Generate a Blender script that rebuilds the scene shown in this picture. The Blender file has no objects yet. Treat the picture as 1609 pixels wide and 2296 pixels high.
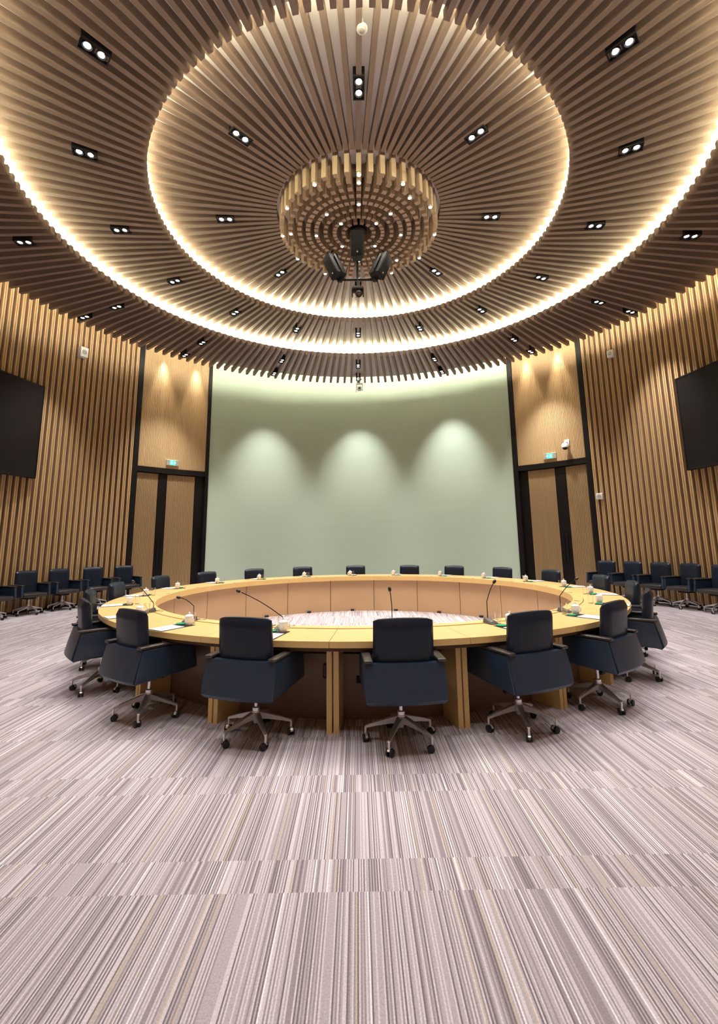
import bpy, bmesh, math, random
from mathutils import Vector, Matrix
random.seed(7)
C = bpy.context.scene.collection
SC = bpy.context.scene
rad = math.radians

# ------------------------------------------------------------------ camera
cam_d = bpy.data.cameras.new('camera'); cam = bpy.data.objects.new('camera', cam_d); C.objects.link(cam)
cam_d.sensor_fit = 'VERTICAL'; cam_d.sensor_height = 36; cam_d.sensor_width = 36
cam_d.lens = 36 * 1016.72 / 2296
cam_d.shift_y = -104.77 / 2296
cam_d.clip_start = .05
fw = Vector((0.00520877, 0.98634636, 0.1646017)); rt = Vector((0.99991893, -0.0032248, -0.01231803)); up = Vector((0.01161904, -0.16465252, 0.9862832))
M = Matrix.Identity(4)
for i in range(3):
    M[i][0] = rt[i]; M[i][1] = up[i]; M[i][2] = -fw[i]
M.translation = Vector((-0.08455, -7.4242, 1.5353))
cam.matrix_world = M
SC.camera = cam
# ------------------------------------------------------------------ world, exposure
W = bpy.data.worlds.new('world'); SC.world = W; W.use_nodes = True
W.node_tree.nodes['Background'].inputs[0].default_value = (1, .93, .86, 1)
W.node_tree.nodes['Background'].inputs[1].default_value = 0.02
SC.view_settings.view_transform = 'Standard'; SC.view_settings.look = 'None'
SC.view_settings.gamma = 1; SC.view_settings.use_curve_mapping = False
SC.view_settings.exposure = 0.0
# light levels
P_DOWN = 180.0      # every twin downlight
P_EDGE = 800.0      # those next to the wall
P_PIN = 75.0        # every pin spot of the centre piece
P_GRAZE = 550.0
E_LED = 125.0        # cove strips
E_EDGE = 150.0
LED_COL = (1, .95, .60)
SPOT_COL = (1, .975, .96)

# ------------------------------------------------------------------ dimensions
R1, Z0 = 3.49, 7.35          # opening of the inner zone, underside of its slats
R2, Z1 = 5.40, 7.10
R3, Z2 = 7.47, 6.95
Z3 = 6.88
WC = (-.25, 0.0); RW = 8.40
RT, RI = 3.656, 3.016

# ------------------------------------------------------------------ materials
def new_mat(name):
    m = bpy.data.materials.new(name); m.use_nodes = True
    return m, m.node_tree, m.node_tree.nodes['Principled BSDF']
def mat(name, col, rough=.5, metal=0, spec=.5, coat=0, emit=None, es=0, trans=0):
    m, nt, b = new_mat(name)
    b.inputs['Base Color'].default_value = (*col, 1); b.inputs['Roughness'].default_value = rough
    b.inputs['Metallic'].default_value = metal; b.inputs['Specular IOR Level'].default_value = spec
    b.inputs['Coat Weight'].default_value = coat; b.inputs['Transmission Weight'].default_value = trans
    if emit:
        b.inputs['Emission Color'].default_value = (*emit, 1); b.inputs['Emission Strength'].default_value = es
    return m
def noise_mat(name, c0, c1, scale, rough=.5, detail=4, stretch=(1, 1, 1), bump=0, spec=.5, metal=0):
    m, nt, b = new_mat(name); N = nt.nodes; L = nt.links
    tc = N.new('ShaderNodeTexCoord'); mp = N.new('ShaderNodeMapping'); mp.inputs['Scale'].default_value = stretch
    nz = N.new('ShaderNodeTexNoise'); nz.inputs['Scale'].default_value = scale; nz.inputs['Detail'].default_value = detail
    mx = N.new('ShaderNodeMix'); mx.data_type = 'RGBA'
    mx.inputs[6].default_value = (*c0, 1); mx.inputs[7].default_value = (*c1, 1)
    L.new(tc.outputs['Object'], mp.inputs[0]); L.new(mp.outputs[0], nz.inputs['Vector']); L.new(nz.outputs[0], mx.inputs[0])
    L.new(mx.outputs[2], b.inputs['Base Color']); b.inputs['Roughness'].default_value = rough; b.inputs['Metallic'].default_value = metal
    b.inputs['Specular IOR Level'].default_value = spec
    if bump:
        bp = N.new('ShaderNodeBump'); bp.inputs['Strength'].default_value = bump; bp.inputs['Distance'].default_value = .002
        L.new(nz.outputs[0], bp.inputs['Height']); L.new(bp.outputs[0], b.inputs['Normal'])
    return m
def carpet():
    m, nt, b = new_mat('striped_carpet'); N = nt.nodes; L = nt.links
    tc = N.new('ShaderNodeTexCoord'); sp = N.new('ShaderNodeSeparateXYZ'); L.new(tc.outputs['Object'], sp.inputs[0])
    def mth(op, a, c=None, d=None):
        n = N.new('ShaderNodeMath'); n.operation = op
        for i, v in enumerate((a, c, d)):
            if v is None: continue
            if isinstance(v, (int, float)): n.inputs[i].default_value = v
            else: L.new(v, n.inputs[i])
        return n.outputs[0]
    q = mth('DIVIDE', mth('ADD', sp.outputs[1], 4.318), .81)
    fl = mth('FLOOR', q); fr = mth('SUBTRACT', q, fl)
    thin = mth('GREATER_THAN', fr, .26)
    row = mth('ADD', mth('MULTIPLY', fl, 2), thin)
    # odd shift of every row, tiles .5 m wide
    wr = N.new('ShaderNodeTexWhiteNoise'); wr.noise_dimensions = '1D'; L.new(row, wr.inputs['W'])
    x = mth('ADD', sp.outputs[0], mth('MULTIPLY', wr.outputs[0], .5))
    def stripes(w, off):
        ix = mth('FLOOR', mth('DIVIDE', mth('ADD', x, off), w))
        cb = N.new('ShaderNodeCombineXYZ'); L.new(ix, cb.inputs[0]); L.new(row, cb.inputs[1])
        wn = N.new('ShaderNodeTexWhiteNoise'); wn.noise_dimensions = '2D'; L.new(cb.outputs[0], wn.inputs['Vector'])
        return wn.outputs[0]
    s1 = stripes(.0062, 0)
    s2 = stripes(.058, .013)
    rp = N.new('ShaderNodeValToRGB'); cr = rp.color_ramp; cr.interpolation = 'CONSTANT'
    cols = [(0, (.20, .168, .188)), (.22, (.33, .282, .305)), (.42, (.47, .415, .44)), (.62, (.66, .595, .625)), (.90, (.54, .46, .37)), (.93, (.86, .84, .86))]
    for i, (p, c) in enumerate(cols):
        e = cr.elements[i] if i < 2 else cr.elements.new(p)
        e.position = p; e.color = (*c, 1)
    par = mth('PINGPONG', mth('FLOOR', mth('DIVIDE', x, .0062)), 1)
    s1b = mth('ADD', mth('ADD', mth('MULTIPLY', s1, .62), mth('MULTIPLY', s2, .10)), mth('MULTIPLY', par, .28))
    L.new(s1b, rp.inputs[0])
    nz = N.new('ShaderNodeTexNoise'); nz.inputs['Scale'].default_value = 140; nz.inputs['Detail'].default_value = 3
    L.new(tc.outputs['Object'], nz.inputs['Vector'])
    mr = N.new('ShaderNodeMapRange'); mr.inputs[1].default_value = .3; mr.inputs[2].default_value = .7; mr.inputs[3].default_value = .84; mr.inputs[4].default_value = 1.12
    L.new(nz.outputs[0], mr.inputs[0])
    mx = N.new('ShaderNodeMix'); mx.data_type = 'RGBA'; mx.blend_type = 'MULTIPLY'; mx.inputs[0].default_value = 1
    L.new(rp.outputs[0], mx.inputs[6]); L.new(mr.outputs[0], mx.inputs[7])
    L.new(mx.outputs[2], b.inputs['Base Color']); b.inputs['Roughness'].default_value = .95; b.inputs['Specular IOR Level'].default_value = .1
    bp = N.new('ShaderNodeBump'); bp.inputs['Strength'].default_value = .35; bp.inputs['Distance'].default_value = .002
    L.new(nz.outputs[0], bp.inputs['Height']); L.new(bp.outputs[0], b.inputs['Normal'])
    return m
M_CARPET = carpet()
M_CSLAT = noise_mat('ceiling_slat_wood', (.215, .150, .118), (.28, .20, .158), 3, .55, stretch=(1, 1, 6))
M_BLOCK = noise_mat('block_wood', (.44, .32, .22), (.53, .40, .29), 3, .5)
M_PLATE = mat('ceiling_plaster', (.86, .81, .81), .8)
M_FASCIA = mat('cove_plaster', (.85, .82, .78), .7)
M_DARK = mat('dark_slab', (.05, .04, .035), .8)
M_WSLAT = noise_mat('wall_slat_oak', (.45, .28, .125), (.54, .355, .175), 2.5, .5, stretch=(9, 9, .6))
M_WBACK = noise_mat('wall_backing_walnut', (.095, .048, .025), (.13, .07, .038), 2, .6, stretch=(6, 6, .5))
M_PANEL = noise_mat('ribbed_oak', (.51, .34, .165), (.59, .41, .21), 2, .5, stretch=(6, 6, .4))
M_LEAF = noise_mat('door_oak', (.31, .20, .09), (.37, .24, .115), 2, .5, stretch=(6, 6, .4))
M_BLACK = mat('black_frame', (.008, .006, .006), .45, spec=.2)
M_GREEN = noise_mat('sage_wall_fabric', (.52, .635, .505), (.56, .675, .545), 2.2, .85, stretch=(.5, .5, 3), spec=.2)
M_TABLE = noise_mat('table_oak', (.72, .485, .19), (.80, .555, .235), 2.2, .32, stretch=(1, 1, 1), spec=.4)
M_TPANEL = noise_mat('table_panel_oak', (.50, .33, .19), (.56, .38, .22), 3, .45)
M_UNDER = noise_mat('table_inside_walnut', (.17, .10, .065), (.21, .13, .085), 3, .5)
M_SEAM = mat('seam_gap', (.07, .035, .015), .7)
M_LEATHER = noise_mat('navy_black_leather', (.008, .013, .026), (.011, .018, .036), 30, .33, spec=.30)
M_LEATHER_SHEEN = noise_mat('navy_black_leather_sheen', (.012, .026, .052), (.017, .035, .068), 30, .36, spec=.6)  # same leather for the shells, bluish sheen of the ceiling lights put into the colour
M_LEATHER2 = noise_mat('brown_black_leather', (.030, .026, .024), (.045, .038, .034), 30, .30, spec=.45)
M_CHROME = mat('polished_aluminium', (.78, .75, .76), .30, .75)
M_RUBBER = mat('black_plastic', (.012, .012, .013), .35)
M_BLKMET = mat('black_metal', (.011, .010, .011), .6, spec=.22)
M_GRILLE = mat('speaker_grille', (.010, .009, .012), .8, spec=.15)
M_SCREEN = mat('dark_screen_glass', (.012, .008, .009), .28, spec=.14)
M_WHITEP = mat('white_plastic', (.78, .76, .74), .4)
M_PORC = mat('white_porcelain', (.88, .86, .84), .18, coat=.5)
M_GLASS = mat('clear_glass', (1, 1, 1), .02, trans=1)
M_PAPER = mat('white_paper', (.86, .86, .86), .7)
M_MAT = mat('dark_green_leather_mat', (.018, .022, .020), .45)
M_COAST = mat('green_coaster', (.01, .30, .17), .4)
M_GREY = mat('grey_plastic', (.12, .11, .11), .35)
M_LENS = mat('lamp_lens', (1, 1, 1), .3, emit=(1, .96, .92), es=14)
M_PIN = mat('pin_lens', (1, 1, 1), .3, emit=(1, .86, .70), es=40)
M_LED = mat('cove_led', (1, 1, 1), .5, emit=LED_COL, es=E_LED)
M_LEDE = mat('edge_led', (1, 1, 1), .5, emit=(1, .95, .78), es=E_EDGE)
M_EXIT = mat('exit_green', (.05, .7, .45), .4, emit=(.08, .9, .55), es=.9)
M_EXITW = mat('exit_white', (.9, 1, .95), .4, emit=(.8, 1, .9), es=.9)

# ------------------------------------------------------------------ mesh helpers
def finish(name, bm, m, parent=None, smooth=None, loc=None, rz=None):
    me = bpy.data.meshes.new(name); bmesh.ops.recalc_face_normals(bm, faces=bm.faces); bm.to_mesh(me); bm.free()
    ms = m if isinstance(m, (list, tuple)) else [m]
    for k in ms: me.materials.append(k)
    if smooth:
        for p in me.polygons: p.use_smooth = True
        me.set_sharp_from_angle(angle=rad(smooth))
    o = bpy.data.objects.new(name, me); C.objects.link(o)
    if parent: o.parent = parent
    if loc is not None: o.location = loc
    if rz is not None: o.rotation_euler = (0, 0, rz)
    return o
def thing(name, label, cat, loc=(0, 0, 0), rz=0, group=None):
    o = bpy.data.objects.new(name, None); C.objects.link(o); o.empty_display_size = .1
    o.location = loc; o.rotation_euler = (0, 0, rz); tag(o, label, cat, group)
    return o
def tag(o, label, cat, group=None):
    o['label'] = label; o['category'] = cat
    if group: o['group'] = group
    return o
def struct(o): o['kind'] = 'structure'; return o
def dup(root, loc=None, rz=None, label=None, group=None):
    r = root.copy(); C.objects.link(r)
    if loc is not None: r.location = loc
    if rz is not None: r.rotation_euler = (0, 0, rz)
    if label: r['label'] = label
    if group: r['group'] = group
    for ch in [c for c in root.children]:
        c = ch.copy(); C.objects.link(c); c.parent = r
        for g in ch.children:
            d = g.copy(); C.objects.link(d); d.parent = c
    return r
def box(bm, x0, x1, y0, y1, z0, z1, bev=0, seg=2, mtx=None, mi=0):
    vs = [bm.verts.new((x, y, z)) for x in (x0, x1) for y in (y0, y1) for z in (z0, z1)]
    fs = [bm.faces.new([vs[i] for i in q]) for q in ((0, 1, 3, 2), (4, 6, 7, 5), (0, 4, 5, 1), (2, 3, 7, 6), (0, 2, 6, 4), (1, 5, 7, 3))]
    for f in fs: f.material_index = mi
    vv = vs
    if bev:
        es = list({e for f in fs for e in f.edges})
        r = bmesh.ops.bevel(bm, geom=es, offset=bev, segments=seg, profile=.5, affect='EDGES')
        vv = list({v for f in r['faces'] for v in f.verts} | {v for v in vs if v.is_valid})
    if mtx: bmesh.ops.transform(bm, matrix=mtx, verts=vv)
    return vv
def tube(bm, pts, r, seg=10, cap=True, rs=None, mi=0):
    pts = [Vector(p) for p in pts]; rings = []
    n0 = None
    for i, p in enumerate(pts):
        t = (pts[min(i + 1, len(pts) - 1)] - pts[max(i - 1, 0)]).normalized()
        if n0 is None:
            n0 = t.orthogonal().normalized()
        n0 = (n0 - t * n0.dot(t)).normalized(); b = t.cross(n0)
        rr = rs[i] if rs else r
        rings.append([bm.verts.new(p + (n0 * math.cos(a) + b * math.sin(a)) * rr) for a in [2 * math.pi * k / seg for k in range(seg)]])
    for A, B in zip(rings, rings[1:]):
        for k in range(seg):
            f = bm.faces.new((A[k], A[(k + 1) % seg], B[(k + 1) % seg], B[k])); f.material_index = mi
    if cap:
        for q in (rings[0][::-1], rings[-1]):
            f = bm.faces.new(q); f.material_index = mi
def lathe(bm, prof, seg=24, cx=0, cy=0, cz=0, mi=0, close=False):
    rings = []
    for (r, z) in prof:
        if r < 1e-6: rings.append([bm.verts.new((cx, cy, cz + z))])
        else: rings.append([bm.verts.new((cx + r * math.cos(2 * math.pi * k / seg), cy + r * math.sin(2 * math.pi * k / seg), cz + z)) for k in range(seg)])
    for A, B in zip(rings, rings[1:]):
        for k in range(seg):
            k2 = (k + 1) % seg
            if len(A) == 1 and len(B) == 1: continue
            if len(A) == 1: f = bm.faces.new((A[0], B[k2], B[k]))
            elif len(B) == 1: f = bm.faces.new((A[k], A[k2], B[0]))
            else: f = bm.faces.new((A[k], A[k2], B[k2], B[k]))
            f.material_index = mi
def P(r, a, z=0, c=(0, 0)):
    return Vector((c[0] + r * math.sin(rad(a)), c[1] + r * math.cos(rad(a)), z))
def arc(bm, ri, ro, a0, a1, z0, z1, n=1, c=(0, 0), mi=0):
    """block between two radii and two bearings (degrees from +y), closed"""
    full = abs(a1 - a0) >= 359.99
    S = []
    for i in range(n if full else n + 1):
        a = a0 + (a1 - a0) * i / n
        S.append([bm.verts.new(P(r, a, z, c)) for r, z in ((ri, z0), (ro, z0), (ro, z1), (ri, z1))])
    m = len(S)
    for i in range(m if full else m - 1):
        A, B = S[i], S[(i + 1) % m]
        for k in range(4):
            f = bm.faces.new((A[k], A[(k + 1) % 4], B[(k + 1) % 4], B[k])); f.material_index = mi
    if not full:
        for q in (S[0], S[-1][::-1]):
            f = bm.faces.new(q); f.material_index = mi
def radial(bm, a, r0, r1, w, z0a, z1a, z0b=None, z1b=None, c=(0, 0), mi=0):
    """straight bar lying along bearing a from r0 to r1"""
    if z0b is None: z0b, z1b = z0a, z1a
    s = Vector((math.cos(rad(a)), -math.sin(rad(a)), 0)) * (w / 2)
    p0 = P(r0, a, 0, c); p1 = P(r1, a, 0, c)
    vs = []
    for p, za, zb in ((p0, z0a, z1a), (p1, z0b, z1b)):
        for sg in (-1, 1):
            for z in (za, zb): vs.append(bm.verts.new((p.x + s.x * sg, p.y + s.y * sg, z)))
    for q in ((0, 1, 3, 2), (4, 6, 7, 5), (0, 4, 5, 1), (2, 3, 7, 6), (0, 2, 6, 4), (1, 5, 7, 3)):
        f = bm.faces.new([vs[i] for i in q]); f.material_index = mi

# ================================================================== THE ROOM
bm = bmesh.new(); bmesh.ops.create_circle(bm, cap_ends=True, segments=128, radius=9.0, matrix=Matrix.Translation((WC[0], 0, 0)))
struct(finish('floor', bm, M_CARPET))

# ceiling: plates, slats, coves
bm = bmesh.new()
arc(bm, .01, R1 + .27, 0, 360, Z0 + .13, Z0 + .17, 96)
lathe(bm, [(R1 + .05, Z1 + .131), (R2 + .27, Z1 + .268), (R2 + .27, Z1 + .285), (R1 + .05, Z1 + .146), (R1 + .05, Z1 + .131)], 128)
arc(bm, R2 + .05, R3 - .05, 0, 360, Z2 + .13, Z2 + .145, 160)
ceil = struct(finish('ceiling', bm, M_PLATE))
bm = bmesh.new(); arc(bm, R3 - .22, 9.1, 0, 360, 7.75, 7.9, 96, WC)
struct(finish('ceiling_slab', bm, M_DARK, ceil))
for rr, za, zb in ((R1 + .27, Z1 + .155, Z0 + .25), (R2 + .27, Z2 + .146, Z1 + .27)):
    bm = bmesh.new(); arc(bm, rr, rr + .03, 0, 360, za, zb, 128); finish('cove_fascia', bm, M_FASCIA, ceil, 30)
bm = bmesh.new(); arc(bm, R3 - .20, R3 - .17, 0, 360, Z2 + .12, 7.78, 128); finish('cove_fascia', bm, M_FASCIA, ceil, 30)
def slats(n, ra, rb, w, h, za, zb):
    bm = bmesh.new()
    for k in range(n): radial(bm, 360 * k / n, ra, rb, w, za, za + h, zb, zb + h)
    return finish('radial_slats', bm, M_CSLAT, ceil)
slats(100, 1.47, R1 + .01, .068, .13, Z0, Z0)
slats(160, R1, R2 + .01, .068, .13, Z1, Z1 + .12)
slats(200, R2, R3, .066, .13, Z2, Z3)
# light strips lying on the plates, behind the slat ends
for rr, z, mm, dz in ((R1 + .205, Z1 + .155, M_LED, .025), (R2 + .205, Z2 + .15, M_LED, .025), (R3 - .10, Z2 + .15, M_LEDE, .02)):
    bm = bmesh.new(); arc(bm, rr, rr + .02, 0, 360, z, z + dz, 160); finish('light_strip', bm, mm, ceil)

# walls ---------------------------------------------------------------
GL, GR = -33.3, 37.5
bm = bmesh.new(); arc(bm, RW - .03, RW + .12, GL, GR, 0, 7.75, 60, WC)
struct(finish('wall_back', bm, M_GREEN, smooth=30))
def slat_wall(name, a0, a1):
    bm = bmesh.new(); arc(bm, RW, RW + .15, a0, a1, 0, 7.75, 120, WC)
    w = struct(finish(name, bm, M_WBACK, smooth=20))
    bm = bmesh.new(); n = int(abs(a1 - a0)); st = (a1 - a0) / n; s = 1 if st > 0 else -1
    for k in range(n):
        a = a0 + st * (k + .10)
        d = abs(st) * .235 * s
        arc(bm, RW - .062, RW, a, a + d, .04, 7.74, 1, WC)
        arc(bm, RW - .040, RW, a + d, a + d * 1.3, .04, 7.74, 1, WC)
        arc(bm, RW - .062, RW, a + d * 1.3, a + d * 2.3, .04, 7.74, 1, WC)
    finish('vertical_slats', bm, M_WSLAT, w)
    return w
slat_wall('wall_left', -48.9, -182.0)
slat_wall('wall_right', 53.3, 178.0)
bm = bmesh.new(); arc(bm, RW - .02, RW, -180, -48.9, 0, .05, 120, WC); struct(finish('baseboard_left', bm, M_BLACK))
bm = bmesh.new(); arc(bm, RW - .02, RW, 53.3, 180, 0, .05, 120, WC); struct(finish('baseboard_right', bm, M_BLACK))

def ribs(bm, r, depth, a0, a1, z0, z1, pitch=.28):
    n = max(1, int(round(abs(a1 - a0) / pitch))); st = (a1 - a0) / n
    for k in range(n):
        a = a0 + st * k
        arc(bm, r - depth, r, a + st * .18, a + st * .82, z0, z1, 1, WC)
def door_bay(name, outer, o1, i1, inner, leaf_a, leaf_b):
    """outer..o1 black post, i1..inner black post; leaves between"""
    bm = bmesh.new(); arc(bm, RW - .06, RW + .15, outer, o1, 0, 7.75, 3, WC); arc(bm, RW - .06, RW + .15, i1, inner, 0, 7.75, 3, WC)
    arc(bm, RW - .05, RW + .12, o1, i1, 3.62, 3.78, 20, WC)
    d = struct(finish(name, bm, M_BLACK, smooth=25))
    bm = bmesh.new(); arc(bm, RW, RW + .1, o1, i1, 3.78, 7.75, 20, WC); ribs(bm, RW, .014, o1, i1, 3.79, 7.74)
    finish('ribbed_panel', bm, M_PANEL, d)
    bm = bmesh.new(); arc(bm, RW + .12, RW + .18, o1, i1, 0, 3.62, 20, WC); finish('door_recess', bm, M_BLACK, d)
    for (a, b) in (leaf_a, leaf_b):
        bm = bmesh.new(); arc(bm, RW + .05, RW + .10, a, b, .02, 3.60, 12, WC); ribs(bm, RW + .05, .010, a, b, .02, 3.60)
        lf = finish('door_leaf', bm, M_LEAF, d)
    am = (leaf_a[1] + leaf_b[0]) / 2
    bm = bmesh.new(); arc(bm, RW + .03, RW + .10, leaf_a[1], leaf_b[0], .02, 3.60, 3, WC); finish('door_edge', bm, M_BLACK, d)
    s = 1 if am > 0 else -1
    for off in (-.35, .35):
        bm = bmesh.new(); p0 = P(RW - .02, am + off, .9, WC); p1 = P(RW - .02, am + off, 1.7, WC); tube(bm, [p0, p1], .014, 8)
        for z in (.95, 1.65): tube(bm, [P(RW - .02, am + off, z, WC), P(RW + .04, am + off, z, WC)], .008, 6)
        finish('door_handle', bm, M_BLKMET, d, 40)
    return d
door_bay('door_1', -48.9, -47.9, -34.0, GL, (-47.9, -43.5), (-41.7, -36.0))
door_bay('door_2', 53.3, 52.3, 38.5, GR, (52.2, 47.95), (45.8, 40.3))

# ================================================================== CONFERENCE TABLE
tb = thing('conference_table', 'large round hollow conference table in light oak in the middle of the room', 'table')
SEAM0 = 5.0
bm = bmesh.new()
for k in range(20):
    a = SEAM0 + 18 * k; g = .035
    arc(bm, RI + .125, RT, a + g, a + 18 - g, .700, .750, 16)
finish('tabletop', bm, M_TABLE, tb)
bm = bmesh.new()
for k in range(20):
    a = SEAM0 + 18 * k; g = .02
    arc(bm, RI, RI + .118, a + g, a + 18 - g, .665, .756, 16)
finish('raised_inner_ledge', bm, M_TABLE, tb)
bm = bmesh.new(); arc(bm, RI + .05, RT - .03, 0, 360, .668, .6995, 128); finish('underframe', bm, M_SEAM, tb)
for k in range(20):
    a = SEAM0 + 18 * k
    bm = bmesh.new(); arc(bm, 3.10, 3.12, a + .11, a + 17.89, 0, .668, 10); finish('inner_panel', bm, M_TPANEL, tb, 20)
    bm = bmesh.new(); arc(bm, 3.14, 3.16, a + .9, a + 17.1, 0, .53, 10); arc(bm, 3.135, 3.18, a + .9, a + 17.1, .53, .545, 10)
    finish('outer_panel', bm, M_UNDER, tb, 20)
    for s in (-1, 1):
        bm = bmesh.new()
        ctr = s * .0285
        t = Vector((math.cos(rad(a)), -math.sin(rad(a)), 0)) * ctr
        radial(bm, a, 3.125, 3.47, .044, 0, .668, c=(t.x, t.y)); finish('leg_panel', bm, M_TABLE, tb)
    sa = a + 9
    q = P(3.097, sa, .03)
    bm = bmesh.new(); box(bm, -.04, .04, -.03, .02, -.03, .01, .004, 1); finish('foot', bm, M_RUBBER, tb, loc=q, rz=-rad(sa))
    off = -2.5 if (sa % 360) < 180 else 2.8
    q = P(RI + .05, sa + off, .757)
    bm = bmesh.new(); bmesh.ops.create_circle(bm, cap_ends=True, segments=16, radius=1, matrix=Matrix.Diagonal((.016, .034, 1, 1)))
    r_ = bmesh.ops.extrude_face_region(bm, geom=list(bm.faces)); bmesh.ops.translate(bm, vec=(0, 0, .002), verts=[v for v in r_['geom'] if isinstance(v, bmesh.types.BMVert)])
    finish('cable_grommet', bm, M_GREY, tb, loc=q, rz=-rad(sa + off))
    if k % 2 == 0:
        bm = bmesh.new(); box(bm, -.018, .018, -.004, .012, -.06, .06, .012, 3); finish('pull_slot', bm, M_RUBBER, tb, loc=P(3.163, a + 2.0, .40), rz=-rad(a + 2))
    else:
        bm = bmesh.new(); box(bm, -.025, .025, -.004, .012, -.03, .03, .004, 1); finish('power_outlet', bm, M_BLKMET, tb, loc=P(3.163, a + 14.5, .33), rz=-rad(a + 14.5))

# ================================================================== CHAIRS
def build_chair(label):
    t = thing('swivel_chair', label, 'chair')
    bm = bmesh.new(); box(bm, -.248, .248, -.22, .285, .385, .470, .03, 4); finish('seat', bm, M_LEATHER2, t, 50)
    # backrest, slightly crowned and leaning
    bm = bmesh.new(); nx, nz = 12, 10; F = []; B = []
    for j in range(nz + 1):
        v = j / nz; rowF = []; rowB = []
        for i in range(nx + 1):
            u = i / nx * 2 - 1
            hw = .228 + .006 * (1 - v)
            ed = max(abs(u), 0); th = .046 * (1 - max(0, (ed - .86) / .14) ** 2 * .65) * (1 - max(0, (v - .93) / .07) ** 2 * .6)
            z = .47 + .485 * v - .012 * u * u * v - .010 * max(0, (ed - .9) / .1) ** 2 * (v > .9)
            yc = -.185 - .045 * v + .016 * (1 - u * u) * 0 + .022 * u * u
            rowF.append(bm.verts.new((u * hw, yc + th, z))); rowB.append(bm.verts.new((u * hw, yc - th, z)))
        F.append(rowF); B.append(rowB)
    for j in range(nz):
        for i in range(nx):
            bm.faces.new((F[j][i], F[j][i + 1], F[j + 1][i + 1], F[j + 1][i])); bm.faces.new((B[j][i + 1], B[j][i], B[j + 1][i], B[j + 1][i + 1]))
        bm.faces.new((F[j][0], F[j + 1][0], B[j + 1][0], B[j][0])); bm.faces.new((F[j + 1][nx], F[j][nx], B[j][nx], B[j + 1][nx]))
    for i in range(nx):
        bm.faces.new((F[nz][i], F[nz][i + 1], B[nz][i + 1], B[nz][i])); bm.faces.new((F[0][i + 1], F[0][i], B[0][i], B[0][i + 1]))
    bmesh.ops.bevel(bm, geom=[e for e in bm.edges if e.calc_face_angle(0) > .9], offset=.018, segments=4, profile=.5, affect='EDGES')
    finish('backrest', bm, M_LEATHER, t, 60)
    # shell: wraps sides and rear below arm height, flaring out and backward towards the bottom
    def prism(bm, P8, bev):
        vs = [bm.verts.new(p) for p in P8]
        fs = [bm.faces.new([vs[i] for i in q]) for q in ((0, 1, 2, 3), (7, 6, 5, 4), (0, 4, 5, 1), (1, 5, 6, 2), (2, 6, 7, 3), (3, 7, 4, 0))]
        bmesh.ops.recalc_face_normals(bm, faces=fs)
        bmesh.ops.bevel(bm, geom=list({e for f in fs for e in f.edges}), offset=bev, segments=3, profile=.5, affect='EDGES')
    bm = bmesh.new()
    n = 10; O = []; I = []
    zt, zb_ = .640, .365
    for i in range(n + 1):
        u = i / n * 2 - 1
        bow = .028 * (1 - u * u)
        O.append([bm.verts.new((u * .297, -.262 - bow, zt)), bm.verts.new((u * .303, -.300 - bow, .50)), bm.verts.new((u * .297, -.325 - bow, zb_ + .03)), bm.verts.new((u * .285, -.300 - bow, zb_))])
        I.append([bm.verts.new((u * .26, -.222, zt)), bm.verts.new((u * .26, -.235, .50)), bm.verts.new((u * .255, -.25, zb_ + .03)), bm.verts.new((u * .25, -.25, zb_))])
    for i in range(n):
        for k in range(3):
            bm.faces.new((O[i][k], O[i + 1][k], O[i + 1][k + 1], O[i][k + 1])); bm.faces.new((I[i + 1][k], I[i][k], I[i][k + 1], I[i + 1][k + 1]))
        bm.faces.new((O[i][0], I[i][0], I[i + 1][0], O[i + 1][0])); bm.faces.new((O[i][3], O[i + 1][3], I[i + 1][3], I[i][3]))
    for q in (0, n):
        for k in range(3): bm.faces.new((O[q][k], O[q][k + 1], I[q][k + 1], I[q][k]))
    finish('back_shell', bm, M_LEATHER_SHEEN, t, 50)
    for s in (-1, 1):
        bm = bmesh.new()
        prism(bm, [(s * .300, -.262, .645), (s * .303, .255, .645), (s * .306, .285, .40), (s * .300, -.318, .368),
                   (s * .255, -.262, .645), (s * .255, .255, .645), (s * .255, .285, .40), (s * .250, -.300, .368)], .018)
        finish('arm_panel', bm, M_LEATHER_SHEEN, t, 50)
        bm = bmesh.new(); box(bm, min(s * .240, s * .308), max(s * .240, s * .308), -.285, .262, .643, .668, .010, 3)
        finish('armrest', bm, M_LEATHER2, t, 50)
    bm = bmesh.new(); box(bm, -.10, .10, -.13, .12, .335, .388, .012, 2); box(bm, .10, .21, -.01, .01, .352, .362); box(bm, -.27, -.20, -.17, -.14, .340, .368, .005, 1)
    finish('tilt_mechanism', bm, M_BLKMET, t, 40)
    bm = bmesh.new(); lathe(bm, [(0, .18), (.015, .18), (.015, .345), (0, .345)], 16); lathe(bm, [(0, .195), (.030, .195), (.030, .222), (.020, .228), (0, .228)], 20)
    finish('gas_lift', bm, M_CHROME, t, 40)
    base_phase = t.get('phase', 0)
    bm = bmesh.new(); lathe(bm, [(0, .10), (.018, .105), (.032, .15), (.036, .196), (0, .198)], 20); finish('base_hub', bm, M_CHROME, t, 40)
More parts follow.
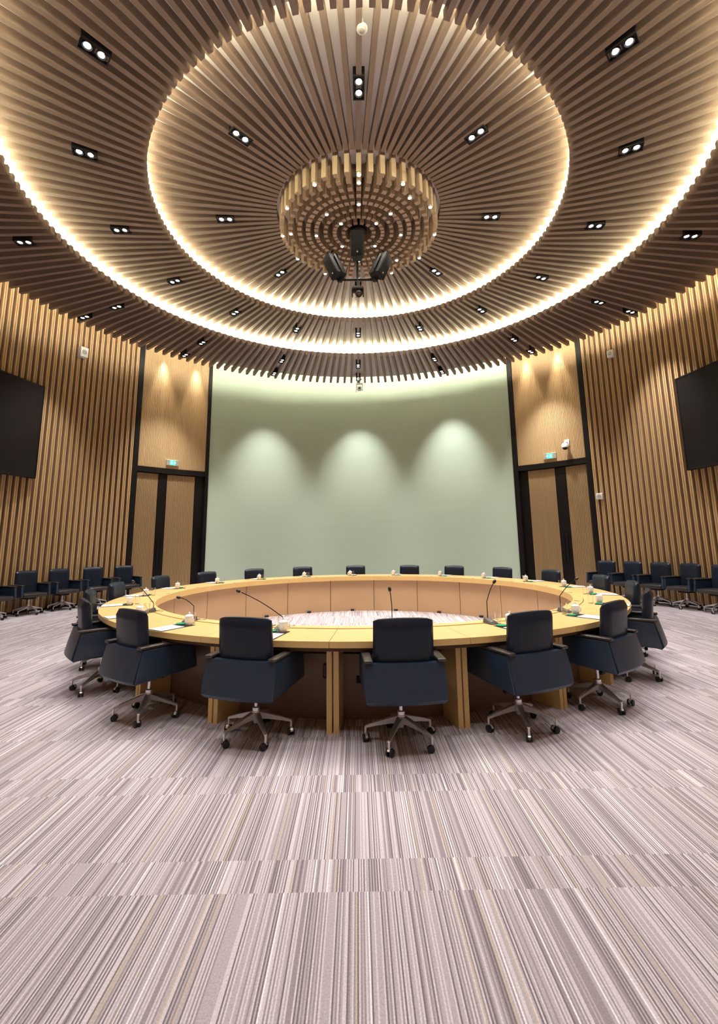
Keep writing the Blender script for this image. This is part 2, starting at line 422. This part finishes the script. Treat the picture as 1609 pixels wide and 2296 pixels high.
    for k in range(5):
        a = rad(90 + 72 * k + 8); d = Vector((math.cos(a), math.sin(a), 0)); n_ = Vector((-d.y, d.x, 0))
        bm = bmesh.new(); sec = [(.020, .192, .135, .025), (.10, .170, .128, .021), (.20, .138, .110, .017), (.285, .108, .090, .013)]
        R_ = []
        for (r_, zt_, zb2, hw) in sec:
            R_.append([bm.verts.new(d * r_ + n_ * hw + Vector((0, 0, zt_))), bm.verts.new(d * r_ - n_ * hw + Vector((0, 0, zt_))),
                       bm.verts.new(d * r_ - n_ * hw * .55 + Vector((0, 0, zb2))), bm.verts.new(d * r_ + n_ * hw * .55 + Vector((0, 0, zb2)))])
        for A, B_ in zip(R_, R_[1:]):
            for q in range(4): bm.faces.new((A[q], A[(q + 1) % 4], B_[(q + 1) % 4], B_[q]))
        bm.faces.new(R_[0]); bm.faces.new(R_[-1][::-1])
        bmesh.ops.recalc_face_normals(bm, faces=bm.faces)
        bmesh.ops.bevel(bm, geom=[e for e in bm.edges if e.calc_face_angle(0) > .7], offset=.003, segments=2, affect='EDGES')
        finish('base_leg', bm, M_CHROME, t, 40)
        cc = d * .280
        sw = Vector((math.cos(a + .9 + k), math.sin(a + .9 + k), 0)); sn = Vector((-sw.y, sw.x, 0))
        bm = bmesh.new()
        wc = cc + sw * .012 + Vector((0, 0, .027))
        for s in (-1, 1): tube(bm, [wc + sn * s * .009, wc + sn * s * .012, wc + sn * s * .024, wc + sn * s * .026], .027, 18, rs=[.024, .027, .027, .022])
        ca = finish('caster', bm, M_RUBBER, t, 40)
        bm = bmesh.new(); tube(bm, [cc + Vector((0, 0, .098)), cc + Vector((0, 0, .052))], .009, 10)
        # curved hood over the wheels
        hp = []
        for q in range(7):
            an = math.pi * (.05 + .8 * q / 6); hp.append(wc + sw * math.cos(an) * .030 + Vector((0, 0, math.sin(an) * .030)))
        rr = [[bm.verts.new(p + sn * .010), bm.verts.new(p - sn * .010)] for p in hp]
        for A, B_ in zip(rr, rr[1:]): bm.faces.new((A[0], A[1], B_[1], B_[0]))
        finish('caster_hood', bm, M_CHROME, ca, 60)
    return t
# bearing of the seat from the table centre, radius of the chair foot, extra turn, label
TABLE_CHAIRS = [
 (176.2, 3.62, 0, 'black leather swivel chair nearest the camera, the front one right of centre, seen from behind'),
 (-165.2, 3.60, -2, 'front black leather swivel chair just left of the nearest chair, seen from behind'),
 (159.9, 3.60, 3, 'front black leather swivel chair just right of the nearest chair, seen from behind'),
 (-146.2, 3.60, -2, 'black leather swivel chair second to the left of the nearest chair at the table'),
 (143.0, 3.60, 2, 'black leather swivel chair second to the right of the nearest chair at the table'),
 (-127.2, 3.62, 0, 'black leather swivel chair third to the left of the nearest chair, seen side on'),
 (123.6, 3.62, 0, 'black leather swivel chair third to the right of the nearest chair, seen side on'),
 (-110.2, 3.60, 0, 'blue-black chair at the left end of the table, behind the side-on left chair'),
 (106.3, 3.60, 0, 'blue-black chair at the right end of the table, behind the side-on right chair'),
 (-93.2, 3.60, 0, 'black chair at the left side of the table, just before the wall chairs'),
 (89.6, 3.60, 0, 'black chair at the right side of the table, overlapping the foremost wall chairs'),
 (-73.7, 3.62, 0, 'black chair at the table in front of the left double door'),
 (68.9, 3.62, 0, 'black chair at the table in front of the right double door'),
 (-56.5, 3.60, 0, 'leftmost of the seven far black chairs, in front of the black door post'),
 (-39.0, 3.60, 0, 'second from left of the seven chairs before the green wall'),
 (-21.4, 3.60, 0, 'third from left of the seven chairs before the green wall'),
 (-2.1, 3.60, 0, 'middle one of the seven far black chairs before the green wall'),
 (17.5, 3.60, 0, 'third from right of the seven chairs before the green wall'),
 (33.7, 3.60, 0, 'second from right of the seven chairs before the green wall'),
 (51.2, 3.60, 0, 'rightmost of the seven far black chairs before the green wall')]
proto = None
for i, (a, r, tw, lab) in enumerate(TABLE_CHAIRS):
    p = P(r, a); rz = rad(180 - a + tw)
    if proto is None:
        proto = build_chair(lab); c = proto
    else: c = dup(proto, label=lab)
    c['group'] = 'swivel chairs around the conference table'
    c.location = p; c.rotation_euler = (0, 0, rz)
WALL_CHAIRS = [(-50.0, 7.85, 'black leather armchair on casters against left slatted wall, nearest the left door'),
 (-55.4, 7.93, 'black leather armchair against left slatted wall, second from the left door'),
 (-60.8, 7.97, 'black leather armchair against left slatted wall, third from the left door'),
 (-66.3, 7.93, 'black leather armchair against left slatted wall, fourth from the left door'),
 (-71.9, 7.90, 'black leather armchair against left slatted wall, cut by the left photo edge'),
 (55.3, 7.83, 'black leather armchair on casters against right slatted wall, nearest the right door'),
 (59.9, 7.83, 'black leather armchair against right slatted wall, second from the right door'),
 (64.7, 7.83, 'black leather armchair against right slatted wall, third from the right door'),
 (69.3, 7.83, 'black leather armchair against right slatted wall, fourth from the right door'),
 (74.2, 7.83, 'black leather armchair against right slatted wall, cut by the right photo edge')]
for a, r, lab in WALL_CHAIRS:
    p = P(r, a, 0, WC); c = dup(proto, p, rad(180 - a + random.uniform(-5, 5)), lab, 'armchairs along the slatted walls')

# ================================================================== THINGS ON THE TABLE
SEATS = {176: 'the nearest seat, partly behind its chair', 194: 'the seat just left of the nearest chair', 158: 'the seat just right of the nearest chair',
 212: 'the second seat left of the nearest chair', 140: 'the second seat right of the nearest chair', 230: 'the third seat left of the nearest chair', 122: 'the third seat right of the nearest chair',
 248: 'the fourth seat left of the nearest chair', 104: 'the fourth seat right of the nearest chair', 266: 'the seat at the far left side of the table', 86: 'the seat at the far right side of the table',
 284: 'the seat before the left double door', 68: 'the seat before the right double door', 302: 'the leftmost of the seven far seats', 320: 'the second far seat from the left',
 338: 'the third far seat from the left', 356: 'the middle of the seven far seats', 14: 'the third far seat from the right', 32: 'the second far seat from the right', 50: 'the rightmost of the seven far seats'}
def make_set():
    r = {}
    bm = bmesh.new(); box(bm, -.105, .105, -.185, .180, 0, .004, .0015, 1); r['placemat'] = finish('placemat', bm, M_MAT)
    bm = bmesh.new(); box(bm, -.095, .095, -.12, .12, 0, .002); r['sheet_of_paper'] = finish('notepad', bm, M_PAPER)
    bm = bmesh.new(); lathe(bm, [(0, 0), (.040, 0), (.046, .004), (.045, .010), (.030, .013), (0, .013)], 20); r['coaster'] = finish('coaster', bm, M_COAST, smooth=50)
    e = bpy.data.objects.new('lidded_mug', None); C.objects.link(e)
    bm = bmesh.new(); lathe(bm, [(0, 0), (.028, 0), (.030, .006), (.040, .030), (.041, .060), (.039, .082), (.036, .082), (.036, .078), (0, .078)], 24); finish('mug_body', bm, M_PORC, e, 50)
    bm = bmesh.new(); lathe(bm, [(.040, .082), (.041, .086), (.034, .094), (.016, .101), (.006, .103), (.005, .107), (.010, .113), (.008, .120), (0, .122)], 24); finish('lid', bm, M_PORC, e, 50)
    bm = bmesh.new(); tube(bm, [(.038 + .022 * math.sin(q), 0, .045 + .024 * math.cos(q)) for q in [math.pi * k / 8 for k in range(9)]], .005, 8); finish('handle', bm, M_PORC, e, 50)
    r['mug'] = e
    bm = bmesh.new(); lathe(bm, [(0, 0), (.026, 0), (.031, .115), (.0295, .115), (.025, .006), (0, .006)], 24); r['glass'] = finish('drinking_glass', bm, M_GLASS, smooth=50)
    return r
first = make_set(); used = False
def put(key, loc, rz, label, cat, group):
    o = first[key]
    if o.get('label'): o = dup(o)
    o.location = loc; o.rotation_euler = (0, 0, rz); tag(o, label, cat, group)
    return o
for k in range(20):
    a = 14 + 18 * k; s = SEATS[a % 360]; rz = rad(180 - a)
    j = random.uniform(-.4, .4)
    put('placemat', P(3.465, a + j, .7502), rz, 'dark leather placemat at ' + s, 'placemat', 'placemats around the table')
    put('sheet_of_paper', P(3.525, a + j, .7545), rz + rad(random.uniform(-2, 2)), 'white notepad on the placemat at ' + s, 'notepad', 'notepads around the table')
    put('coaster', P(3.335, a + j + .9, .7545), rz, 'small green coaster at ' + s, 'coaster', 'green coasters around the table')
    put('mug', P(3.325, a + j - .95, .7545), rz + rad(random.uniform(-40, 40)), 'white lidded porcelain mug at ' + s, 'mug', 'lidded mugs around the table')
    put('glass', P(3.235, a + j + .1, .7505), rz, 'clear drinking glass at ' + s, 'glass', 'drinking glasses around the table')

def microphone(base, head, rz, label, bends):
    t = thing('table_microphone', label, 'microphone', base, 0, 'gooseneck microphones')
    bm = bmesh.new()
    m = Matrix.Rotation(rz, 4, 'Z')
    vs = [bm.verts.new(m @ Vector(p)) for p in ((-.045, -.075, 0), (.045, -.075, 0), (.045, .06, 0), (-.045, .06, 0), (-.040, -.070, .012), (.040, -.070, .012), (.036, .05, .050), (-.036, .05, .050))]
    for q in ((3, 2, 1, 0), (4, 5, 6, 7), (0, 1, 5, 4), (1, 2, 6, 5), (2, 3, 7, 6), (3, 0, 4, 7)): bm.faces.new([vs[i] for i in q])
    bmesh.ops.recalc_face_normals(bm, faces=bm.faces)
    bmesh.ops.bevel(bm, geom=list(bm.edges), offset=.004, segments=2, affect='EDGES')
    b = finish('base', bm, M_GREY, t, 50)
    bm = bmesh.new(); q = m @ Vector((-.015, -.045, .024)); lathe(bm, [(0, -.004), (.010, -.004), (.010, .004), (0, .004)], 12, q.x, q.y, q.z); finish('button', bm, M_CHROME, b)
    s = m @ Vector((0, .035, .045)); h = Vector(head) - Vector(base)
    pts = [s]; up_ = Vector((s.x, s.y, s.z + bends)); pts += [s.lerp(up_, .5), up_]
    for q in (.25, .5, .75, .93): pts.append(up_.lerp(h, q) + Vector((0, 0, .02 * math.sin(q * math.pi))))
    bm = bmesh.new(); tube(bm, pts, .0042, 8); finish('gooseneck', bm, M_BLKMET, t, 50)
    d = (h - pts[-2]).normalized()
    bm = bmesh.new(); tube(bm, [h - d * .022, h - d * .018, h, h + d * .016, h + d * .022], .0, 12, rs=[.007, .013, .0155, .012, .004]); finish('foam_head', bm, M_RUBBER, t, 50)
    # cable running to the ledge grommet
    bm = bmesh.new(); p0 = m @ Vector((.02, .06, .012)); tube(bm, [p0, m @ Vector((.05, .10, .004)), m @ Vector((.09, .12, .011))], .0025, 6); finish('cable', bm, M_RUBBER, t, 50)
for a, off, hd, bd, side in ((230, 2.0, (-2.72, -1.95, 1.10), .05, 'third chair left of the nearest chair'), (212, 2.4, (-1.93, -2.60, .985), .10, 'second chair left of the nearest chair'),
                   (194, .5, (-1.22, -2.98, 1.08), .05, 'chair just left of the nearest chair'), (176, -.05, (.205, -3.12, 1.094), .15, 'nearest chair'),
                   (158, .5, (1.24, -2.896, 1.13), .15, 'chair just right of the nearest chair'), (140, -2.4, (2.28, -2.387, 1.10), .12, 'second chair right of the nearest chair')):
    ang = a + off
    microphone(P(3.17, ang, .751), hd, rad(180 - ang), 'grey gooseneck desk microphone on the table before the ' + side, bd)

# ================================================================== DOWNLIGHTS
WIND = ['at the top of the picture side', 'just right of the top', 'at the upper right', 'at the right, slightly up', 'at the far right', 'at the right, slightly down', 'at the lower right', 'just right of the bottom', 'at the very bottom',
        'just left of the bottom', 'at the lower left', 'at the left, slightly down', 'at the far left', 'at the left, slightly up', 'at the upper left', 'just left of the top']
def add_spot(parent, loc, power, size, blend, col=SPOT_COL, rot=None, radius=.05, name='lamp_beam'):
    l = bpy.data.lights.new(name, 'SPOT'); l.energy = power; l.spot_size = rad(size); l.spot_blend = blend; l.color = col; l.shadow_soft_size = radius
    o = bpy.data.objects.new(name, l); C.objects.link(o); o.parent = parent; o.location = loc
    if rot: o.rotation_euler = rot
    return o
def build_down():
    t = thing('twin_downlight', '', 'ceiling light')
    # frame with two round wells
    bm = bmesh.new()
    box(bm, -.075, .075, -.16, .16, .006, .15, .003, 1)
    box(bm, -.075, -.062, -.16, .16, -.016, .006); box(bm, .062, .075, -.16, .16, -.016, .006)
    box(bm, -.062, .062, -.16, -.147, -.016, .006); box(bm, -.062, .062, .147, .16, -.016, .006)
    finish('housing', bm, M_BLKMET, t)
    for s in (-1, 1):
        bm = bmesh.new(); lathe(bm, [(.060, .004), (.060, -.008), (.052, -.010), (.046, .004)], 24, 0, s * .074, 0); o = finish('trim_ring', bm, M_BLKMET, t, 40)
        bm = bmesh.new(); lathe(bm, [(0, -.004), (.026, -.003), (.038, .002), (.038, .006), (0, .006)], 24, 0, s * .074, 0); o = finish('lamp_lens', bm, M_LENS, t, 40)
    add_spot(t, (0, 0, -.03), P_DOWN, 88, .55, radius=.09)
    return t
dl = build_down(); dl_used = False
edge_light = [c for c in dl.children if c.type == 'LIGHT'][0].data.copy(); edge_light.energy = P_EDGE; edge_light.spot_size = rad(60); edge_light.spot_blend = 1.0
def downlight(r, a, z, ring, n, edge=False):
    global dl_used
    vis = True
    p = P(r, a, z)
    # seen by the camera?
    d = p - M.translation; zz = d.dot(fw); x = 804.5 + 1016.72 * d.dot(rt) / zz if zz > 0 else -1e5; y = 1043.2 - 1016.72 * d.dot(up) / zz if zz > 0 else -1e5
    vis = -40 < x < 1650 and -40 < y < 2300
    th = (180 - a) % 360      # clockwise from the near side, which is the top of the picture
    if vis: lab = 'black twin downlight in the %s, %s' % (ring, WIND[int(round(th / 22.5)) % 16])
    else: lab = 'black twin downlight in the %s, above and behind the viewpoint' % ring
    if not dl_used: o = dl; dl_used = True
    else: o = dup(dl)
    if edge:
        l = [c for c in o.children if c.type == 'LIGHT'][0]
        l.data = edge_light; l.rotation_euler = (rad(16), 0, 0)
    o.location = p; o.rotation_euler = (0, 0, rad(-a)); o['label'] = lab; o['group'] = 'twin downlights in the ' + ring
for k in range(8): downlight(2.42, 180 + 45 * k, Z0 - .004, 'innermost slatted circle', 8)
for k in range(16): downlight(4.31, 180 + 22.5 * k, Z1 + .045, 'middle slatted ring', 16)
for k in range(16): downlight(6.03, 180 + 22.5 * k, Z2 - .03, 'outer slatted ring', 16)
for k in range(16): downlight(7.08, 180 + 22.5 * k, Z3 + .01, 'outer slatted ring near the wall', 16, True)
for o in [o for o in C.objects if o.name.startswith('twin_downlight')]:
    o['label'] = o['label'].replace('at the top of the picture side', 'at the very top')

# ================================================================== CENTRE PIECE OF HANGING BLOCKS
cp = thing('chandelier', 'large round ceiling centrepiece of hanging square wooden blocks in concentric rings', 'chandelier', (0, 0, 7.03))
rings = [(1.375, 48, .44), (1.22, 48, .44), (1.065, 48, .44), (.915, 48, .44), (.765, 48, .44), (.60, 30, .44), (.435, 30, .44), (.275, 15, .44)]
bm = bmesh.new()
for (r, n, h) in rings[2:]: arc(bm, r - .010, r + .010, 0, 360, .22, .44, 64)
finish('ring_board', bm, M_CSLAT, cp)
rest = bmesh.new()
for ri_, (r, n, h) in enumerate(rings):
    w = .078 if ri_ < 4 else (.072 if ri_ < 5 else .068)
    me = None
    for k in range(n):
        a = 360 * (k) / n
        if ri_ < 2:
            if me is None:
                bm = bmesh.new(); box(bm, -w / 2, w / 2, -w / 2, w / 2, 0, h, .003, 1); o = finish('block', bm, M_BLOCK, cp); me = o.data
            else:
                o = bpy.data.objects.new('block', me); C.objects.link(o); o.parent = cp
            o.location = P(r, a); o.rotation_euler = (0, 0, rad(-a))
        else:
            radial(rest, a, r - w / 2, r + w / 2, w, 0, h)
o = finish('inner_blocks', rest, M_BLOCK, cp); o['kind'] = 'stuff'
bm = bmesh.new(); lathe(bm, [(0, .03), (.13, .03), (.14, .045), (.15, .36), (0, .36)], 32); finish('centre_hub', bm, M_BLKMET, cp, 40)
# pin spots
pins = [(1.375, 180 + 30 * k, 'outer') for k in range(12)] + [(1.22, 180, 'second'), (1.22, 137.5, 'second'), (1.22, -92.5, 'second'), (1.065, 45, 'third')] \
     + [(.765, 180 + 45 * k, 'middle') for k in range(8)] + [(.435, 180 + 45 + 90 * k, 'inner') for k in range(4)]
def build_pin():
    t = thing('pin_spotlight', '', 'spotlight')
    bm = bmesh.new(); lathe(bm, [(.034, .012), (.034, -.020), (.028, -.022), (.024, -.008), (.0, -.006)], 20); finish('housing', bm, M_WHITEP, t, 40)
    bm = bmesh.new(); lathe(bm, [(0, -.020), (.014, -.019), (.024, -.012), (.024, -.009), (0, -.009)], 20); finish('lamp_lens', bm, M_PIN, t, 40)
    add_spot(t, (0, 0, -.035), P_PIN, 70, .5, col=(1, .88, .74), radius=.03)
    return t
pn = None
for (r, a, ring) in pins:
    th = (180 - a) % 360
    lab = 'bright pin spotlight in the %s block ring, %s' % (ring, WIND[int(round(th / 22.5)) % 16])
    lab = lab.replace('at the top of the picture side', 'at the very top').replace('of the ceiling centrepiece', 'of the centrepiece')
    o = build_pin() if pn is None else dup(pn)
    pn = pn or o
    o.location = P(r, a, 7.018); o['label'] = lab; o['group'] = 'pin spotlights of the ceiling centrepiece'

# ================================================================== HANGING LOUDSPEAKERS
pole = thing('ceiling_mount', 'black hanging pole with a crossbar under the ceiling centrepiece', 'mount', (-.03, 0, 0))
bm = bmesh.new(); tube(bm, [(0, .02, 7.06), (0, .02, 5.98)], .022, 12); finish('pole', bm, M_BLKMET, pole, 40)
bm = bmesh.new(); tube(bm, [(-.36, .02, 6.14), (.36, .02, 6.14)], .024, 12); finish('crossbar', bm, M_BLKMET, pole, 40)
for s in (-1, 1):
    bm = bmesh.new(); tube(bm, [(s * .30, .02, 6.14), (s * .30, .02, 6.10)], .03, 10); tube(bm, [(s * .335, -.01, 6.14), (s * .335, .05, 6.14)], .035, 12); finish('clamp', bm, M_BLKMET, pole, 40)
def loudspeaker(loc, rot, label, w=.235, h=.46, d=.24):
    t = thing('loudspeaker', label, 'loudspeaker', loc); t.rotation_euler = rot; t['group'] = 'loudspeakers hanging below the ceiling centrepiece'
    # wedge shaped cabinet, front towards -y
    bm = bmesh.new(); z0, z1 = -h / 2, h / 2
    vs = [bm.verts.new(p) for p in ((-w / 2, -d / 2, z0), (w / 2, -d / 2, z0), (w / 2 * .62, d / 2, z0), (-w / 2 * .62, d / 2, z0), (-w / 2, -d / 2, z1), (w / 2, -d / 2, z1), (w / 2 * .62, d / 2, z1), (-w / 2 * .62, d / 2, z1))]
    for q in ((3, 2, 1, 0), (4, 5, 6, 7), (0, 1, 5, 4), (1, 2, 6, 5), (2, 3, 7, 6), (3, 0, 4, 7)): bm.faces.new([vs[i] for i in q])
    bmesh.ops.recalc_face_normals(bm, faces=bm.faces); bmesh.ops.bevel(bm, geom=list(bm.edges), offset=.012, segments=3, affect='EDGES')
    finish('cabinet', bm, M_BLKMET, t, 50)
    bm = bmesh.new(); box(bm, -w / 2 + .014, w / 2 - .014, -d / 2 - .006, -d / 2 + .01, z0 + .014, z1 - .014, .006, 2); finish('grille', bm, M_GRILLE, t, 50)
    bm = bmesh.new(); box(bm, -.012, .012, -d / 2 - .009, -d / 2 - .004, z0 + .06, z0 + .085, .002, 1); finish('badge', bm, M_CHROME, t)
    bm = bmesh.new(); box(bm, -w / 2 - .012, -w / 2 - .004, -.02, .02, -.16, .16); box(bm, w / 2 + .004, w / 2 + .012, -.02, .02, -.16, .16); box(bm, -w / 2 - .012, w / 2 + .012, -.02, .02, z1 + .004, z1 + .014)
    finish('bracket', bm, M_BLKMET, t)
loudspeaker((-.03, -.13, 6.70), (rad(10), 0, 0), 'middle black loudspeaker facing the camera, highest on the hanging pole')
loudspeaker((-.43, -.02, 6.38), (rad(18), rad(-15), rad(-62)), 'left black loudspeaker above the hanging crossbar, tilted outward')
loudspeaker((.38, -.02, 6.38), (rad(18), rad(15), rad(62)), 'right black loudspeaker above the hanging crossbar, tilted outward')
t = thing('stage_light', 'small black moving spotlight at the lower end of the hanging pole', 'spotlight', (-.03, 0, 5.93))
bm = bmesh.new(); box(bm, -.10, .10, -.06, .09, -.02, .05, .02, 3); finish('yoke_base', bm, M_BLKMET, t, 50)
for s in (-1, 1):
    bm = bmesh.new(); box(bm, min(s * .085, s * .11), max(s * .085, s * .11), -.03, .05, -.12, .02, .008, 2); finish('yoke_arm', bm, M_BLKMET, t, 50)
bm = bmesh.new(); tube(bm, [(.02, .05, -.04), (.02, .0, -.07), (.02, -.07, -.13)], .06, 16, rs=[.05, .065, .05]); finish('lamp_head', bm, M_BLKMET, t, 50)
bm = bmesh.new(); tube(bm, [(.02, -.07, -.13), (.02, -.078, -.138)], .035, 16); finish('lens', bm, M_GLASS, t)

# ================================================================== SCREENS
def screen(name, label, a0, z0, z1, width, s):
    p = P(RW - .16, a0, 0, WC)
    am = a0 + s * math.degrees(width / (RW - .1)) / 2
    d = Vector((math.cos(rad(am)), -math.sin(rad(am)), 0)) * s      # along the wall, away from the door
    nrm = -P(1, am)                                   # into the room
    t = thing(name, label, 'screen', p + d * width / 2)
    rz = math.atan2(d.y, d.x)
    sgn = 1 if (Matrix.Rotation(rz, 3, 'Z') @ Vector((0, -1, 0))).dot(nrm) > 0 else -1
    t.rotation_euler = (0, 0, rz); w = width / 2; f = .035
    def B(x0, x1, y0, y1, za, zb, nm, m, bv=.004):
        bm = bmesh.new(); ya, yb = sorted((-y0 * sgn, -y1 * sgn)); box(bm, x0, x1, ya, yb, za, zb, bv, 1); finish(nm, bm, m, t)
    B(-w, w, -.06, .03, z0, z1, 'cabinet', M_BLKMET)
    B(-w + f, w - f, .031, .036, z0 + f, z1 - f, 'display_panel', M_SCREEN, 0)
    B(-w, w, .031, .045, z1 - f, z1, 'bezel', M_BLACK); B(-w, w, .031, .045, z0, z0 + f, 'bezel', M_BLACK)
    B(-w, -w + f, .031, .045, z0 + f, z1 - f, 'bezel', M_BLACK); B(w - f, w, .031, .045, z0 + f, z1 - f, 'bezel', M_BLACK)
screen('wall_screen', 'large switched-off dark screen on the left slatted wall', -66.1, 3.10, 5.38, 3.9, -1)
screen('wall_screen', 'large switched-off dark screen on the right slatted wall', 70.1, 3.03, 5.22, 3.9, 1)

# ================================================================== SMALL WALL AND CEILING DEVICES
def exit_sign(a, z, label, flip):
    t = thing('exit_sign', label, 'sign', P(RW - .015, a, z, WC), rad(-a), 'green exit signs')
    w, h = .19, .085
    bm = bmesh.new(); box(bm, -w, w, -.045, 0, -h, h, .004, 1); finish('housing', bm, mat_silver, t)
    bm = bmesh.new(); box(bm, -w * .42, w * .42, -.049, -.044, -h + .012, h - .012); finish('lit_panel', bm, M_EXIT, t)
    # running figure and arrow
    bm = bmesh.new(); y0, y1 = -.052, -.049; f = -1 if flip else 1
    def bar(x0, z0, x1, z1, wd):
        v = Vector((x1 - x0, 0, z1 - z0)).normalized(); n = Vector((-v.z, 0, v.x)) * wd / 2
        A = Vector((x0 * f, 0, z0)); Bp = Vector((x1 * f, 0, z1)); n = Vector((n.x * f, 0, n.z))
        q = [A + n, A - n, Bp - n, Bp + n]; vs = [bm.verts.new((p.x, y, p.z)) for y in (y0, y1) for p in q]
        for k in ((0, 1, 2, 3), (7, 6, 5, 4), (0, 4, 5, 1), (1, 5, 6, 2), (2, 6, 7, 3), (3, 7, 4, 0)): bm.faces.new([vs[i] for i in k])
    bar(-.02, .045, -.012, .056, .014); bar(-.022, .035, -.03, 0, .016); bar(-.03, 0, -.008, -.02, .010); bar(-.008, -.02, -.012, -.05, .010); bar(-.03, 0, -.045, -.03, .010); bar(-.045, -.03, -.065, -.032, .009)
    bar(-.022, .03, 0, .012, .008); bar(-.024, .03, -.05, .02, .008); bar(.03, 0, .09, 0, .010); bar(.07, .02, .092, 0, .009); bar(.07, -.02, .092, 0, .009)
    bmesh.ops.recalc_face_normals(bm, faces=bm.faces)
    finish('pictogram', bm, M_EXITW, t)
mat_silver = mat('silver_frame', (.62, .60, .56), .35, .5)
exit_sign(-41.0, 3.97, 'green exit sign above the left double door', False)
exit_sign(45.3, 3.97, 'green exit sign above the right double door', True)
def wall_box(a, z, label, w, h, d, nm, cat):
    t = thing(nm, label, cat, P(RW - .062, a, z, WC), rad(-a))
    bm = bmesh.new(); box(bm, -w / 2, w / 2, -d, 0, -h / 2, h / 2, .012, 3); finish('housing', bm, M_WHITEP, t, 50)
    bm = bmesh.new(); lathe(bm, [(0, 0), (.32 * w, 0), (.30 * w, .008), (.1 * w, .004), (0, .004)], 24)
    bmesh.ops.rotate(bm, cent=(0, 0, 0), matrix=Matrix.Rotation(rad(90), 3, 'X'), verts=bm.verts); bmesh.ops.translate(bm, vec=(0, -d, 0), verts=bm.verts)
    finish('grille', bm, mat_lgrey, t, 50)
mat_lgrey = mat('light_grey', (.40, .38, .37), .5)
wall_box(-60.0, 6.62, 'small white box speaker high on the left slatted wall', .20, .27, .16, 'wall_speaker', 'speaker')
wall_box(59.3, 6.47, 'small white box speaker high on the right slatted wall', .17, .20, .12, 'wall_speaker', 'speaker')
wall_box(54.35, 2.65, 'small square white wall sounder low on the right slatted wall', .17, .17, .06, 'wall_sounder', 'alarm')
t = thing('dome_camera', 'white dome security camera on the ribbed panel above the right door', 'camera', P(RW - .015, 48.9, 4.16, WC), rad(-48.9))
bm = bmesh.new(); box(bm, -.07, .07, -.03, 0, .02, .22, .01, 2); finish('wall_plate', bm, M_WHITEP, t, 50)
bm = bmesh.new(); tube(bm, [(0, -.02, .12), (0, -.10, .14), (0, -.17, .10), (0, -.17, .04)], .03, 12); finish('arm', bm, M_WHITEP, t, 50)
bm = bmesh.new(); lathe(bm, [(0, .10), (.05, .10), (.085, .06), (.09, -.03), (.075, -.04), (0, -.04)], 24, 0, -.17, 0); finish('camera_body', bm, M_WHITEP, t, 50)
bm = bmesh.new(); lathe(bm, [(.07, -.04), (.062, -.075), (.035, -.10), (0, -.108)], 24, 0, -.17, 0); finish('dome', bm, M_RUBBER, t, 50)
t = thing('ceiling_camera', 'white pan-tilt camera hanging under the ceiling edge before the green wall', 'camera', (.04, 7.42, 7.01))
bm = bmesh.new(); lathe(bm, [(0, 0), (.09, 0), (.09, -.02), (.035, -.03), (.03, -.16), (0, -.16)], 20); finish('mount', bm, M_WHITEP, t, 50)
for s in (-1, 1):
    bm = bmesh.new(); box(bm, min(s * .085, s * .115), max(s * .085, s * .115), -.05, .05, -.40, -.15, .01, 2); finish('yoke_arm', bm, M_WHITEP, t, 50)
bm = bmesh.new(); box(bm, -.115, .115, -.05, .05, -.19, -.15, .01, 2); finish('yoke_bridge', bm, M_WHITEP, t, 50)
bm = bmesh.new(); tube(bm, [(0, .09, -.34), (0, .07, -.34), (0, -.08, -.36), (0, -.10, -.365)], .07, 18, rs=[.04, .072, .072, .055]); finish('camera_body', bm, M_WHITEP, t, 50)
bm = bmesh.new(); tube(bm, [(0, -.10, -.365), (0, -.11, -.367)], .04, 18); finish('lens', bm, M_RUBBER, t, 50)
bm = bmesh.new(); tube(bm, [(-.06, -.02, -.42), (-.12, -.03, -.46)], .03, 12); finish('side_lamp', bm, M_WHITEP, t, 50)
for (x, y, lab) in ((.035, -3.10, 'round white smoke detector between the slats near the top of the photo'), (-.05, 2.80, 'tiny white detector between slats below the hanging stage light')):
    t = thing('smoke_detector', lab, 'smoke detector', (x, y, Z0 - .005))
    k = 1 if y < 0 else .5
    bm = bmesh.new(); lathe(bm, [(.025 * k, .137), (.025 * k, .02), (.062 * k, .02), (.064 * k, .0), (.050 * k, -.006), (0, -.006)], 28); finish('body', bm, M_WHITEP, t, 40)
    bm = bmesh.new(); lathe(bm, [(.036 * k, -.006), (.034 * k, -.022), (.018 * k, -.028), (0, -.028)], 24); finish('sensor_cap', bm, mat_lgrey, t, 40)

# grazing lamps hidden in the wall cove above the doors
for a, lab in ((-43.9, 'left door, outer one'), (-36.9, 'left door, inner one'), (41.8, 'right door, inner one'), (48.5, 'right door, outer one')):
    t = thing('wall_grazer', 'small recessed grazing spotlight in the cove above the ' + lab, 'spotlight', P(RW - .16, a, 7.60, WC), rad(-a), 'wall grazing spotlights')
    bm = bmesh.new(); lathe(bm, [(.03, -.02), (.05, -.02), (.05, .15), (0, .15)], 20); finish('housing', bm, M_BLKMET, t, 40)
    bm = bmesh.new(); lathe(bm, [(0, -.012), (.03, -.012), (.03, -.006), (0, -.006)], 20); finish('lamp_lens', bm, M_LENS, t, 40)
    add_spot(t, (0, 0, -.03), P_GRAZE, 36, .7, col=(1, .9, .72), rot=(rad(0), 0, 0), radius=.02)
